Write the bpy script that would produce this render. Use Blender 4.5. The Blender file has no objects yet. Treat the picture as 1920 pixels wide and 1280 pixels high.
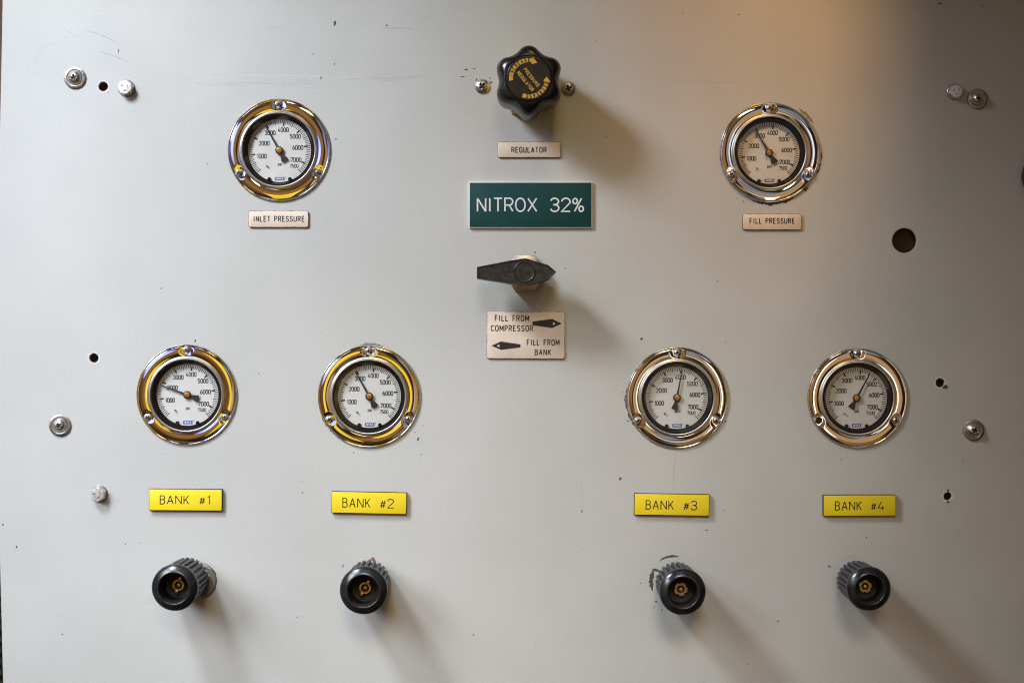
import bpy, math, random
from mathutils import Vector, Matrix

sc = bpy.context.scene
COL = sc.collection
S = 0.00045            # metres per unit of the panel's drawing grid (1 unit = 0.45 mm)
DIST = 2700            # camera distance from the panel, in the same units
R = math.radians
rnd = random.Random(7)


def P(px, py, h=0.0):
    """drawing grid (x right, y down, h out of the panel) -> world metres"""
    return Vector(((px - 960) * S, -h * S, (640 - py) * S))


# ------------------------------------------------------------------ camera
cam_d = bpy.data.cameras.new('camera')
cam = bpy.data.objects.new('camera', cam_d)
COL.objects.link(cam)
cam.location = P(960, 640, DIST)
cam.rotation_euler = (R(90), 0, 0)
cam_d.sensor_width = 36.0
cam_d.lens = 36.0 * DIST / 1920.0
cam_d.clip_start = 0.01
cam_d.clip_end = 50
sc.camera = cam

# ------------------------------------------------------------------ colour management
sc.view_settings.view_transform = 'Standard'
sc.view_settings.look = 'None'
sc.view_settings.exposure = 0.0
sc.view_settings.gamma = 1.0
sc.view_settings.use_curve_mapping = False
sc.cycles.use_denoising = True
sc.cycles.sample_clamp_direct = 4.0
sc.cycles.filter_width = 1.1
sc.cycles.max_bounces = 8
sc.cycles.sample_clamp_indirect = 4.0
sc.cycles.caustics_reflective = False
sc.cycles.caustics_refractive = False

# ------------------------------------------------------------------ world: dim brown workshop surroundings
world = bpy.data.worlds.new('World')
sc.world = world
world.use_nodes = True
wt = world.node_tree
wn, wl = wt.nodes, wt.links
for n in list(wn):
    wn.remove(n)
w_out = wn.new('ShaderNodeOutputWorld')
w_bg = wn.new('ShaderNodeBackground')
w_bg.inputs['Strength'].default_value = 0.25
wl.new(w_bg.outputs[0], w_out.inputs[0])
w_tc = wn.new('ShaderNodeTexCoord')
w_no = wn.new('ShaderNodeTexNoise')
w_no.inputs['Scale'].default_value = 3.0
w_no.inputs['Detail'].default_value = 3.0
wl.new(w_tc.outputs['Generated'], w_no.inputs['Vector'])
w_sub = wn.new('ShaderNodeVectorMath'); w_sub.operation = 'SUBTRACT'
w_sub.inputs[1].default_value = (0.5, 0.5, 0.5)
wl.new(w_no.outputs['Color'], w_sub.inputs[0])
w_sc = wn.new('ShaderNodeVectorMath'); w_sc.operation = 'SCALE'
w_sc.inputs['Scale'].default_value = 0.22
wl.new(w_sub.outputs[0], w_sc.inputs[0])
w_add = wn.new('ShaderNodeVectorMath'); w_add.operation = 'ADD'
wl.new(w_tc.outputs['Generated'], w_add.inputs[0])
wl.new(w_sc.outputs[0], w_add.inputs[1])
w_nrm = wn.new('ShaderNodeVectorMath'); w_nrm.operation = 'NORMALIZE'
wl.new(w_add.outputs[0], w_nrm.inputs[0])

BASE_WORLD = (0.062, 0.033, 0.013, 1)
# glowing patches added for the flange reflections: (direction, half-angle, softness, colour)
PATCHES = [
    ((-0.85, -0.55, 0.25), 12, 3, (1.9, 1.38, 1.26)),
    ((-0.80, -0.60, -0.30), 11, 3, (0.70, 0.72, 0.76)),
    ((-0.38, -1.0, 0.02), 15, 5, (0.62, 0.26, 0.075)),
    ((0.17, -1.0, 0.30), 7, 2, (0.05, 0.06, 0.085)),
    ((0.12, -1.0, -0.07), 4.5, 1.5, (2.3, 2.15, 1.95)),
    ((0.21, -1.0, 0.17), 4.5, 1.5, (1.1, 1.3, 1.65)),
    ((-0.20, -1.0, 0.10), 9, 3, (1.2, 0.60, 0.22)),
    ((-0.06, -1.0, -0.13), 3.2, 1.2, (1.7, 0.88, 0.30)),
    ((-0.45, -1.0, 0.55), 8, 2, (0.50, 0.26, 0.09)),
    ((-0.10, -1.0, 0.42), 8, 2, (0.70, 0.38, 0.13)),
    ((0.30, -1.0, -0.05), 9.5, 2.5, (1.95, 1.05, 0.40)),
    ((0.30, -1.0, -0.42), 9, 2, (0.80, 0.45, 0.15)),
    ((-0.30, -1.0, -0.60), 9, 2, (0.60, 0.36, 0.14)),
    ((0.34, -1.0, 0.38), 7, 2, (0.85, 0.92, 1.05)),
    ((0.60, -0.9, 0.62), 9, 3, (0.45, 0.50, 0.60)),
    ((0.85, -0.8, 0.15), 6, 2, (1.1, 0.95, 0.75)),
    ((0.05, -0.6, 0.95), 9, 3, (1.1, 0.95, 0.75)),
    ((0.12, -1.0, -0.28), 4, 2, (0.85, 0.80, 0.75)),
    ((0.75, -1.0, -0.30), 9, 2, (0.05, 0.028, 0.016)),
]
# streaky wood tones all round
w_st = wn.new('ShaderNodeTexNoise'); w_st.inputs['Scale'].default_value = 2.2; w_st.inputs['Detail'].default_value = 4
w_mp = wn.new('ShaderNodeMapping'); w_mp.inputs['Scale'].default_value = (1.0, 1.0, 2.6)
wl.new(w_nrm.outputs[0], w_mp.inputs['Vector']); wl.new(w_mp.outputs[0], w_st.inputs['Vector'])
w_rp = wn.new('ShaderNodeValToRGB')
w_rp.color_ramp.elements[0].position = 0.50; w_rp.color_ramp.elements[0].color = BASE_WORLD
w_rp.color_ramp.elements[1].position = 0.60; w_rp.color_ramp.elements[1].color = (0.30, 0.165, 0.055, 1)
wl.new(w_st.outputs['Fac'], w_rp.inputs['Fac'])
prev = w_rp.outputs['Color']
for d, ang, soft, colr in PATCHES:
    dv = Vector(d).normalized()
    dp = wn.new('ShaderNodeVectorMath'); dp.operation = 'DOT_PRODUCT'
    wl.new(w_nrm.outputs[0], dp.inputs[0]); dp.inputs[1].default_value = dv
    mr = wn.new('ShaderNodeMapRange'); mr.interpolation_type = 'SMOOTHSTEP'
    mr.inputs['From Min'].default_value = math.cos(R(ang + soft))
    mr.inputs['From Max'].default_value = math.cos(R(max(1, ang - soft)))
    wl.new(dp.outputs['Value'], mr.inputs['Value'])
    mx = wn.new('ShaderNodeMix'); mx.data_type = 'RGBA'
    wl.new(mr.outputs[0], mx.inputs[0])
    if prev is None:
        mx.inputs[6].default_value = BASE_WORLD
    else:
        wl.new(prev, mx.inputs[6])
    mx.inputs[7].default_value = (*colr, 1)
    prev = mx.outputs[2]
wl.new(prev, w_bg.inputs['Color'])


# ------------------------------------------------------------------ lamps
def area(name, loc, target, size, size_y, power, color, spread=180):
    d = bpy.data.lights.new(name, 'AREA')
    d.shape = 'RECTANGLE'; d.size = size; d.size_y = size_y
    d.energy = power; d.color = color; d.spread = R(spread)
    o = bpy.data.objects.new(name, d); COL.objects.link(o)
    o.location = loc
    o.rotation_euler = (target - loc).to_track_quat('-Z', 'Y').to_euler()
    return o


def spot(name, loc, target, power, color, cone, blend, radius):
    d = bpy.data.lights.new(name, 'SPOT')
    d.energy = power; d.color = color; d.spot_size = R(cone); d.spot_blend = blend; d.shadow_soft_size = radius
    o = bpy.data.objects.new(name, d); COL.objects.link(o)
    o.location = loc
    o.rotation_euler = (target - loc).to_track_quat('-Z', 'Y').to_euler()
    return o


def rgb_spot(name, loc, target, rgb, cone, blend, radius):
    p = max(rgb)
    return spot(name, loc, target, p, tuple(c / p for c in rgb), cone, blend, radius)


rgb_spot('window_light', P(-400, -820, 1020), P(640, 800), (33.0, 36.6, 41.0), 73, 1.0, 0.11)
rgb_spot('left_cool_fill', P(-1300, -100, 1500), P(0, 1200), (68.0, 76.0, 86.0), 46, 1.0, 0.35)  # added soft fill that brightens the lower left of the panel
rgb_spot('high_cool_fill', P(-1500, -300, 3600), P(250, 500), (3.0, 5.0, 15.0), 22, 1.0, 0.35)  # added weak bluish fill, cools the left side
rgb_spot('overhead_fill', P(500, -1300, 3200), P(900, 1350), (38.0, 57.0, 86.0), 17, 1.0, 0.3)  # added fill from above for the lower middle, no particular source
rgb_spot('far_warm_fill', P(1100, -1100, 3600), P(1000, 1250), (72.0, 57.0, 34.0), 22, 1.0, 0.3)  # added warm fill, evens out the lower half


# added warm fill spots whose pools all end at the same upright shade line
def warm_spot(cx, reach, rgb):
    dist = math.hypot(1600, 1200)
    rgb_spot('warm_fill_spot', P(cx, -1540, 1200), P(cx, 60), rgb, 2 * math.degrees(math.atan(reach / dist)), 0.42, 0.05)


warm_spot(1480, 190, (11.5, 7.8, 3.8))
warm_spot(1390, 290, (10.0, 3.0, 0.4))
warm_spot(1250, 440, (4.0, 3.0, 0.4))
# area lights added only to show as colour in the polished flanges
area('yellow_reflection_light', P(335, 770, 1500), P(420, 740, 0), 0.15, 0.36, 0.15, (1.0, 0.74, 0.02))
area('white_reflection_light', P(1660, 790, 1100), P(1500, 760, 0), 0.06, 0.26, 0.015, (1.0, 0.95, 0.86), 80)
area('blue_reflection_light', P(1910, 110, 1200), P(1500, 280, 0), 0.09, 0.14, 0.010, (0.45, 0.65, 1.0), 80)


# ------------------------------------------------------------------ materials
def new_mat(name):
    m = bpy.data.materials.new(name); m.use_nodes = True
    nt = m.node_tree
    return m, nt, nt.nodes['Principled BSDF']


def simple(name, col, rough=0.5, metal=0.0, spec=0.5, bump=0.0, bscale=900, var=0.0, vscale=120, coat=0.0):
    m, nt, b = new_mat(name)
    b.inputs['Base Color'].default_value = (*col, 1)
    b.inputs['Roughness'].default_value = rough
    b.inputs['Metallic'].default_value = metal
    b.inputs['Specular IOR Level'].default_value = spec
    b.inputs['Coat Weight'].default_value = coat
    tc = nt.nodes.new('ShaderNodeTexCoord')
    if var > 0:
        n = nt.nodes.new('ShaderNodeTexNoise'); n.inputs['Scale'].default_value = vscale; n.inputs['Detail'].default_value = 5
        nt.links.new(tc.outputs['Object'], n.inputs['Vector'])
        mr = nt.nodes.new('ShaderNodeMapRange')
        mr.inputs['From Min'].default_value = 0.3; mr.inputs['From Max'].default_value = 0.7
        mr.inputs['To Min'].default_value = 1 - var; mr.inputs['To Max'].default_value = 1 + var
        nt.links.new(n.outputs['Fac'], mr.inputs['Value'])
        vm = nt.nodes.new('ShaderNodeVectorMath'); vm.operation = 'SCALE'
        vm.inputs[0].default_value = col
        nt.links.new(mr.outputs[0], vm.inputs['Scale'])
        nt.links.new(vm.outputs[0], b.inputs['Base Color'])
        mr2 = nt.nodes.new('ShaderNodeMapRange')
        mr2.inputs['From Min'].default_value = 0.3; mr2.inputs['From Max'].default_value = 0.7
        mr2.inputs['To Min'].default_value = max(0.02, rough * 0.75); mr2.inputs['To Max'].default_value = min(1, rough * 1.3)
        nt.links.new(n.outputs['Fac'], mr2.inputs['Value'])
        nt.links.new(mr2.outputs[0], b.inputs['Roughness'])
    if bump > 0:
        n2 = nt.nodes.new('ShaderNodeTexNoise'); n2.inputs['Scale'].default_value = bscale; n2.inputs['Detail'].default_value = 2
        nt.links.new(tc.outputs['Object'], n2.inputs['Vector'])
        bp = nt.nodes.new('ShaderNodeBump'); bp.inputs['Strength'].default_value = bump; bp.inputs['Distance'].default_value = 0.0003
        nt.links.new(n2.outputs['Fac'], bp.inputs['Height'])
        nt.links.new(bp.outputs[0], b.inputs['Normal'])
    return m


def make_paint():
    m, nt, b = new_mat('grey_panel_paint')
    N, L = nt.nodes, nt.links
    tc = N.new('ShaderNodeTexCoord')
    # slight tonal mottling of the old paint
    n1 = N.new('ShaderNodeTexNoise'); n1.inputs['Scale'].default_value = 7; n1.inputs['Detail'].default_value = 6
    L.new(tc.outputs['Object'], n1.inputs['Vector'])
    cr = N.new('ShaderNodeValToRGB')
    cr.color_ramp.elements[0].position = 0.30; cr.color_ramp.elements[0].color = (0.530, 0.517, 0.482, 1)
    cr.color_ramp.elements[1].position = 0.72; cr.color_ramp.elements[1].color = (0.610, 0.594, 0.552, 1)
    L.new(n1.outputs['Fac'], cr.inputs['Fac'])
    # fine grain of the sprayed finish
    n2 = N.new('ShaderNodeTexNoise'); n2.inputs['Scale'].default_value = 1000; n2.inputs['Detail'].default_value = 1
    L.new(tc.outputs['Object'], n2.inputs['Vector'])
    mr = N.new('ShaderNodeMapRange')
    mr.inputs['From Min'].default_value = 0.25; mr.inputs['From Max'].default_value = 0.75
    mr.inputs['To Min'].default_value = 0.90; mr.inputs['To Max'].default_value = 1.10
    L.new(n2.outputs['Fac'], mr.inputs['Value'])
    vm = N.new('ShaderNodeVectorMath'); vm.operation = 'SCALE'
    L.new(cr.outputs['Color'], vm.inputs[0]); L.new(mr.outputs[0], vm.inputs['Scale'])
    L.new(vm.outputs[0], b.inputs['Base Color'])
    # rubbed patches change the gloss
    n3 = N.new('ShaderNodeTexNoise'); n3.inputs['Scale'].default_value = 11; n3.inputs['Detail'].default_value = 8; n3.inputs['Roughness'].default_value = 0.65
    mp = N.new('ShaderNodeMapping'); mp.inputs['Scale'].default_value = (0.45, 1, 1.6)
    L.new(tc.outputs['Object'], mp.inputs['Vector']); L.new(mp.outputs[0], n3.inputs['Vector'])
    mr3 = N.new('ShaderNodeMapRange')
    mr3.inputs['From Min'].default_value = 0.3; mr3.inputs['From Max'].default_value = 0.7
    mr3.inputs['To Min'].default_value = 0.27; mr3.inputs['To Max'].default_value = 0.42
    L.new(n3.outputs['Fac'], mr3.inputs['Value']); L.new(mr3.outputs[0], b.inputs['Roughness'])
    b.inputs['Specular IOR Level'].default_value = 0.45
    # orange peel
    n4 = N.new('ShaderNodeTexNoise'); n4.inputs['Scale'].default_value = 420; n4.inputs['Detail'].default_value = 3
    L.new(tc.outputs['Object'], n4.inputs['Vector'])
    n5 = N.new('ShaderNodeTexNoise'); n5.inputs['Scale'].default_value = 25; n5.inputs['Detail'].default_value = 2
    L.new(tc.outputs['Object'], n5.inputs['Vector'])
    ml = N.new('ShaderNodeMath'); ml.operation = 'MULTIPLY_ADD'; ml.inputs[1].default_value = 6.0
    L.new(n5.outputs['Fac'], ml.inputs[0]); L.new(n4.outputs['Fac'], ml.inputs[2])
    bp = N.new('ShaderNodeBump'); bp.inputs['Strength'].default_value = 0.22; bp.inputs['Distance'].default_value = 0.00025
    L.new(ml.outputs[0], bp.inputs['Height']); L.new(bp.outputs[0], b.inputs['Normal'])
    return m


def make_glass():
    m = bpy.data.materials.new('gauge_glass'); m.use_nodes = True
    nt = m.node_tree
    for n in list(nt.nodes):
        nt.nodes.remove(n)
    out = nt.nodes.new('ShaderNodeOutputMaterial')
    mix = nt.nodes.new('ShaderNodeMixShader')
    tr = nt.nodes.new('ShaderNodeBsdfTransparent'); tr.inputs['Color'].default_value = (1, 1, 0.99, 1)
    gl = nt.nodes.new('ShaderNodeBsdfGlossy'); gl.inputs['Roughness'].default_value = 0.08
    lw = nt.nodes.new('ShaderNodeLayerWeight'); lw.inputs['Blend'].default_value = 0.5
    pw = nt.nodes.new('ShaderNodeMath'); pw.operation = 'POWER'; pw.inputs[1].default_value = 5.0
    nt.links.new(lw.outputs['Facing'], pw.inputs[0])
    fr = nt.nodes.new('ShaderNodeMath'); fr.operation = 'MULTIPLY_ADD'; fr.inputs[1].default_value = 0.95; fr.inputs[2].default_value = 0.035
    nt.links.new(pw.outputs[0], fr.inputs[0])
    nt.links.new(fr.outputs[0], mix.inputs[0]); nt.links.new(tr.outputs[0], mix.inputs[1]); nt.links.new(gl.outputs[0], mix.inputs[2])
    # smears left on the glass
    tc = nt.nodes.new('ShaderNodeTexCoord')
    ns = nt.nodes.new('ShaderNodeTexNoise'); ns.inputs['Scale'].default_value = 55; ns.inputs['Detail'].default_value = 5; ns.noise_dimensions = '4D'
    oi = nt.nodes.new('ShaderNodeObjectInfo')
    wm = nt.nodes.new('ShaderNodeMath'); wm.operation = 'MULTIPLY'; wm.inputs[1].default_value = 40
    nt.links.new(oi.outputs['Random'], wm.inputs[0]); nt.links.new(wm.outputs[0], ns.inputs['W'])
    nt.links.new(tc.outputs['Object'], ns.inputs['Vector'])
    sm = nt.nodes.new('ShaderNodeMapRange')
    sm.inputs['From Min'].default_value = 0.52; sm.inputs['From Max'].default_value = 0.78; sm.inputs['To Max'].default_value = 0.16
    nt.links.new(ns.outputs['Fac'], sm.inputs['Value'])
    df = nt.nodes.new('ShaderNodeBsdfDiffuse'); df.inputs['Color'].default_value = (0.55, 0.52, 0.47, 1)
    mx2 = nt.nodes.new('ShaderNodeMixShader')
    nt.links.new(sm.outputs[0], mx2.inputs[0]); nt.links.new(mix.outputs[0], mx2.inputs[1]); nt.links.new(df.outputs[0], mx2.inputs[2])
    nt.links.new(mx2.outputs[0], out.inputs[0])
    return m


M = dict(
    paint=make_paint(),
    glass=make_glass(),
    chrome=simple('polished_steel', (0.86, 0.83, 0.79), 0.045, 1.0, bump=0.10, bscale=90),
    satin=simple('satin_steel_rim', (0.90, 0.87, 0.83), 0.30, 1.0),
    steel=simple('screw_steel', (0.72, 0.69, 0.65), 0.33, 1.0, var=0.15, vscale=400),
    washer=simple('washer_steel', (0.44, 0.41, 0.38), 0.36, 1.0, var=0.15, vscale=500),
    bolt=simple('bolt_steel', (0.80, 0.78, 0.75), 0.42, 0.8, var=0.2, vscale=700),
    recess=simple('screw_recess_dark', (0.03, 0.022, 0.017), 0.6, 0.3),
    case_black=simple('gauge_case_black', (0.006, 0.006, 0.007), 0.6, spec=0.15),
    dial=simple('dial_white', (0.68, 0.66, 0.62), 0.55, var=0.03, vscale=60),
    ink=simple('dial_ink', (0.012, 0.011, 0.011), 0.6),
    logo_blue=simple('logo_blue', (0.02, 0.05, 0.34), 0.5),
    logo_white=simple('logo_white', (0.75, 0.75, 0.75), 0.5),
    brass=simple('brass', (0.80, 0.54, 0.18), 0.32, 1.0, var=0.2, vscale=500),
    old_brass=simple('tarnished_brass', (0.52, 0.40, 0.25), 0.40, 1.0, var=0.35, vscale=700),
    hub=simple('hub_bronze', (0.55, 0.25, 0.05), 0.3, 0.7),
    tan=simple('tan_label_face', (0.80, 0.655, 0.515), 0.42, 0.0, var=0.05, vscale=90, bump=0.05),
    tan_edge=simple('label_edge_dark', (0.07, 0.045, 0.03), 0.6),
    label_ink=simple('label_ink', (0.018, 0.013, 0.011), 0.55),
    yellow=simple('yellow_laminate', (0.92, 0.68, 0.014), 0.45, var=0.03, vscale=60, bump=0.04),
    core_black=simple('laminate_core_black', (0.012, 0.011, 0.010), 0.5),
    engraved=simple('engraved_dark', (0.012, 0.008, 0.003), 0.6),
    green=simple('green_laminate', (0.004, 0.052, 0.050), 0.55, spec=0.3, var=0.06, vscale=80, bump=0.06),
    core_white=simple('laminate_core_white', (0.78, 0.77, 0.74), 0.5),
    black_gloss=simple('black_phenolic', (0.010, 0.009, 0.008), 0.27, spec=0.5, var=0.2, vscale=60, bump=0.05, bscale=200),
    black_disc=simple('black_decal', (0.010, 0.008, 0.006), 0.38, var=0.2, vscale=200),
    orange_print=simple('orange_print', (0.66, 0.34, 0.03), 0.5, var=0.12, vscale=300),
    yellow_nut=simple('yellow_bonnet', (0.62, 0.36, 0.01), 0.45, var=0.2, vscale=200),
    black_matte=simple('black_nylon', (0.022, 0.0195, 0.017), 0.36, spec=0.55, var=0.35, vscale=350, bump=0.25, bscale=1500),
    rubber=simple('black_rubber', (0.036, 0.037, 0.039), 0.45, var=0.2, vscale=250, bump=0.15, bscale=1200),
    bore_black=simple('bore_black', (0.008, 0.007, 0.0065), 0.6, var=0.3, vscale=300),
    rubber_shiny=simple('black_collar', (0.016, 0.0165, 0.018), 0.24, spec=0.7, var=0.2, vscale=150, bump=0.05, bscale=700),
    hole=simple('hole_brown', (0.07, 0.034, 0.021), 0.85, var=0.3, vscale=300),
    bare=simple('bare_primer_white', (0.78, 0.75, 0.72), 0.6, var=0.1, vscale=600),
    rust=simple('chipped_brown', (0.10, 0.072, 0.056), 0.75, var=0.45, vscale=900),
    grime=simple('chipped_grey', (0.24, 0.215, 0.19), 0.65, var=0.4, vscale=900),
    red_fleck=simple('red_primer', (0.30, 0.10, 0.07), 0.7),
    scratch_dark=simple('scratch_dark', (0.37, 0.36, 0.35), 0.6),
    scratch_mid=simple('scratch_mid', (0.46, 0.45, 0.44), 0.6),
    scratch_light=simple('scratch_light', (0.62, 0.62, 0.61), 0.5),
    wood=simple('brown_wood', (0.16, 0.065, 0.022), 0.6, var=0.3, vscale=30),
    hose=simple('dark_hose', (0.05, 0.04, 0.028), 0.6, var=0.4, vscale=150),
)


# ------------------------------------------------------------------ builders
def obj(name, verts, faces, mat, parent=None, smooth=True, sharp=35):
    """verts in local grid units (u right, v up, w out of the panel)"""
    me = bpy.data.meshes.new(name)
    me.from_pydata([(u * S, -w * S, v * S) for u, v, w in verts], [], faces)
    me.update()
    me.validate()
    if smooth:
        me.polygons.foreach_set('use_smooth', [True] * len(me.polygons))
        me.set_sharp_from_angle(angle=R(sharp))
    me.materials.append(mat)
    o = bpy.data.objects.new(name, me)
    COL.objects.link(o)
    if parent:
        o.parent = parent
    return o


def tag(o, label, cat=None, group=None, kind=None):
    if label: o['label'] = label
    if cat: o['category'] = cat
    if group: o['group'] = group
    if kind: o['kind'] = kind
    return o


def thing(name, loc, label, cat, group=None, rot=0.0):
    o = bpy.data.objects.new(name, None)
    o.empty_display_size = 0.01
    COL.objects.link(o)
    o.location = loc
    o.rotation_euler = (0, R(-rot), 0)      # rot counter-clockwise seen from the front
    return tag(o, label, cat, group)


class MB:
    def __init__(s): s.v, s.f = [], []

    def add(s, verts, faces):
        k = len(s.v); s.v += verts; s.f += [tuple(i + k for i in f) for f in faces]
        return s

    def build(s, name, mat, parent=None, **kw): return obj(name, s.v, s.f, mat, parent, **kw)


def lathe(profile, segs=64, rf=None, c=(0, 0), close_start=False, close_end=False):
    """profile [(r, w)] or [(r, w, tag)]; rf(r, w, theta, tag)->(r, w)"""
    v, f = [], []
    for p in profile:
        for i in range(segs):
            a = 2 * math.pi * i / segs
            r, w = p[0], p[1]
            if rf: r, w = rf(r, w, a, p[2] if len(p) > 2 else 0)
            v.append((c[0] + r * math.cos(a), c[1] + r * math.sin(a), w))
    for j in range(len(profile) - 1):
        for i in range(segs):
            i2 = (i + 1) % segs
            f.append((j * segs + i, (j + 1) * segs + i, (j + 1) * segs + i2, j * segs + i2)[::-1])
    if close_start: f.append(tuple(range(segs))[::-1])
    if close_end:
        k = (len(profile) - 1) * segs
        f.append(tuple(k + i for i in range(segs)))
    return v, f


def prism(outline, w0, w1, bevel=0.0, top=True, steps=2):
    """outline ccw [(u,v)] extruded from w0 to w1 with a rounded top edge"""
    n = len(outline)
    rings = [(0.0, w0)]
    if bevel > 0:
        for k in range(steps + 1):
            a = math.pi / 2 * k / steps
            rings.append((bevel * (1 - math.cos(a)), w1 - bevel + bevel * math.sin(a)))
    else:
        rings.append((0.0, w1))
    v, f = [], []
    for ins, w in rings:
        for p in inset(outline, ins): v.append((p[0], p[1], w))
    for j in range(len(rings) - 1):
        for i in range(n):
            i2 = (i + 1) % n
            f.append((j * n + i, j * n + i2, (j + 1) * n + i2, (j + 1) * n + i))
    k = (len(rings) - 1) * n
    if top: f.append(tuple(k + i for i in range(n)))
    return v, f


def inset(pts, d):
    if d == 0: return list(pts)
    n = len(pts); out = []
    for i in range(n):
        a, b, c = Vector(pts[i - 1]), Vector(pts[i]), Vector(pts[(i + 1) % n])
        d1, d2 = (b - a).normalized(), (c - b).normalized()
        n1, n2 = Vector((-d1.y, d1.x)), Vector((-d2.y, d2.x))
        m = n1 + n2
        if m.length < 1e-6: m = n1
        m.normalize()
        k = d / max(0.4, m.dot(n1))
        out.append((b.x + m.x * k, b.y + m.y * k))
    return out


def rrect(w, h, r, seg=6, jag=0.0, rg=None, n_edge=0):
    """centred rounded rectangle, ccw; jag nibbles its edges like chipped paint"""
    pts = []
    for cx, cy, a0 in ((w / 2 - r, h / 2 - r, 0), (-w / 2 + r, h / 2 - r, 90), (-w / 2 + r, -h / 2 + r, 180), (w / 2 - r, -h / 2 + r, 270)):
        for k in range(seg + 1):
            a = R(a0 + 90 * k / seg)
            pts.append((cx + r * math.cos(a), cy + r * math.sin(a)))
    if n_edge:
        res = []
        for i, p in enumerate(pts):
            q = pts[(i + 1) % len(pts)]
            L = math.hypot(q[0] - p[0], q[1] - p[1])
            k = max(1, int(L / n_edge))
            for t in range(k):
                res.append((p[0] + (q[0] - p[0]) * t / k, p[1] + (q[1] - p[1]) * t / k))
        pts = res
    if jag and rg:
        res = []
        for p in pts:
            l = math.hypot(*p)
            e = rg.random() ** 3 * jag
            res.append((p[0] - math.copysign(e, p[0]) * (abs(p[0]) > w / 2 - 1.5), p[1] - math.copysign(e, p[1]) * (abs(p[1]) > h / 2 - 1.5)))
        pts = res
    return pts


def copy_tree(o, parent=None):
    c = o.copy()
    COL.objects.link(c)
    if parent: c.parent = parent
    for ch in list(o.children):
        copy_tree(ch, c)
    return c


# ------------------------------------------------------------------ stroke lettering
def arc(cx, cy, rx, ry, a0, a1, n=10):
    return [(cx + rx * math.cos(R(a0 + (a1 - a0) * k / n)), cy + ry * math.sin(R(a0 + (a1 - a0) * k / n))) for k in range(n + 1)]


def stad(x0, y0, x1, y1, r):
    return (arc(x1 - r, y1 - r, r, r, 0, 90, 6) + arc(x0 + r, y1 - r, r, r, 90, 180, 6) + arc(x0 + r, y0 + r, r, r, 180, 270, 6) + arc(x1 - r, y0 + r, r, r, 270, 360, 6))


G = {}
G[' '] = (0.30, [])
G['0'] = (0.50, [('c', stad(0, 0, .5, 1, .25))])
G['1'] = (0.30, [('o', [(.02, .78), (.24, 1), (.24, 0)])])
G['2'] = (0.50, [('o', arc(.25, .73, .25, .27, 175, -20, 12) + [(.0, .0), (.5, .0)])])
G['3'] = (0.50, [('o', arc(.25, .755, .235, .245, 165, -80, 12) + [(.16, .51)]), ('o', [(.17, .512)] + arc(.25, .256, .25, .256, 85, -165, 12))])
G['4'] = (0.52, [('o', [(.30, 1), (.0, .25), (.52, .25)]), ('o', [(.40, .46), (.40, 0)])])
G['5'] = (0.50, [('o', [(.46, 1), (.06, 1), (.04, .53)] + arc(.24, .31, .26, .31, 130, -160, 14))])
G['6'] = (0.50, [('c', stad(0, 0, .5, .60, .25)), ('o', [(.01, .33), (.08, .62), (.30, 1)])])
G['7'] = (0.48, [('o', [(0, .84), (0, 1), (.48, 1), (.14, 0)])])
G['A'] = (0.52, [('o', [(0, 0), (.26, 1)]), ('o', [(.26, 1), (.52, 0)]), ('o', [(.09, .30), (.43, .30)])])
G['B'] = (0.50, [('o', [(.25, .53), (0, .53), (0, 0), (.25, 0)] + arc(.25, .265, .25, .265, -90, 90, 10)), ('o', [(0, .50), (0, 1), (.24, 1)] + arc(.24, .765, .22, .235, 90, -90, 10))])
G['C'] = (0.50, [('o', arc(.25, .75, .25, .25, 10, 180, 10) + arc(.25, .25, .25, .25, 180, 350, 10))])
G['D'] = (0.50, [('c', [(0, 0), (.22, 0)] + arc(.22, .28, .28, .28, -90, 0, 8)[1:] + arc(.22, .72, .28, .28, 0, 90, 8) + [(0, 1)])])
G['E'] = (0.44, [('o', [(.44, 1), (0, 1), (0, 0), (.44, 0)]), ('o', [(0, .52), (.38, .52)])])
G['F'] = (0.42, [('o', [(.42, 1), (0, 1), (0, 0)]), ('o', [(0, .50), (.36, .50)])])
G['G'] = (0.52, [('o', arc(.26, .75, .26, .25, 15, 180, 10) + arc(.26, .25, .26, .25, 180, 360, 10) + [(.52, .46), (.28, .46)])])
G['I'] = (0.20, [('o', [(.10, 0), (.10, 1)])])
G['K'] = (0.50, [('o', [(0, 0), (0, 1)]), ('o', [(.48, 1), (.02, .38)]), ('o', [(.17, .58), (.50, 0)])])
G['L'] = (0.42, [('o', [(0, 1), (0, 0), (.42, 0)])])
G['M'] = (0.64, [('o', [(0, 0), (0, 1)]), ('o', [(0, 1), (.32, .22)]), ('o', [(.32, .22), (.64, 1)]), ('o', [(.64, 1), (.64, 0)])])
G['N'] = (0.52, [('o', [(0, 0), (0, 1)]), ('o', [(0, 1), (.52, 0)]), ('o', [(.52, 0), (.52, 1)])])
G['O'] = (0.52, [('c', stad(0, 0, .52, 1, .26))])
G['P'] = (0.48, [('o', [(0, 0), (0, 1), (.24, 1)] + arc(.24, .74, .24, .26, 90, -90, 10) + [(.10, .48)])])
G['R'] = (0.50, [('o', [(0, 0), (0, 1), (.25, 1)] + arc(.25, .75, .24, .25, 90, -90, 10) + [(.10, .50)]), ('o', [(.26, .50), (.50, 0)])])
G['S'] = (0.48, [('o', arc(.24, .745, .23, .255, 15, 250, 14) + arc(.24, .26, .24, .26, 75, -165, 14))])
G['T'] = (0.48, [('o', [(0, 1), (.48, 1)]), ('o', [(.24, 1), (.24, 0)])])
G['U'] = (0.50, [('o', [(0, 1)] + arc(.25, .25, .25, .25, 180, 360, 12) + [(.5, 1)])])
G['W'] = (0.80, [('o', [(0, 1), (.2, 0)]), ('o', [(.2, 0), (.4, .9)]), ('o', [(.4, .9), (.6, 0)]), ('o', [(.6, 0), (.8, 1)])])
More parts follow.
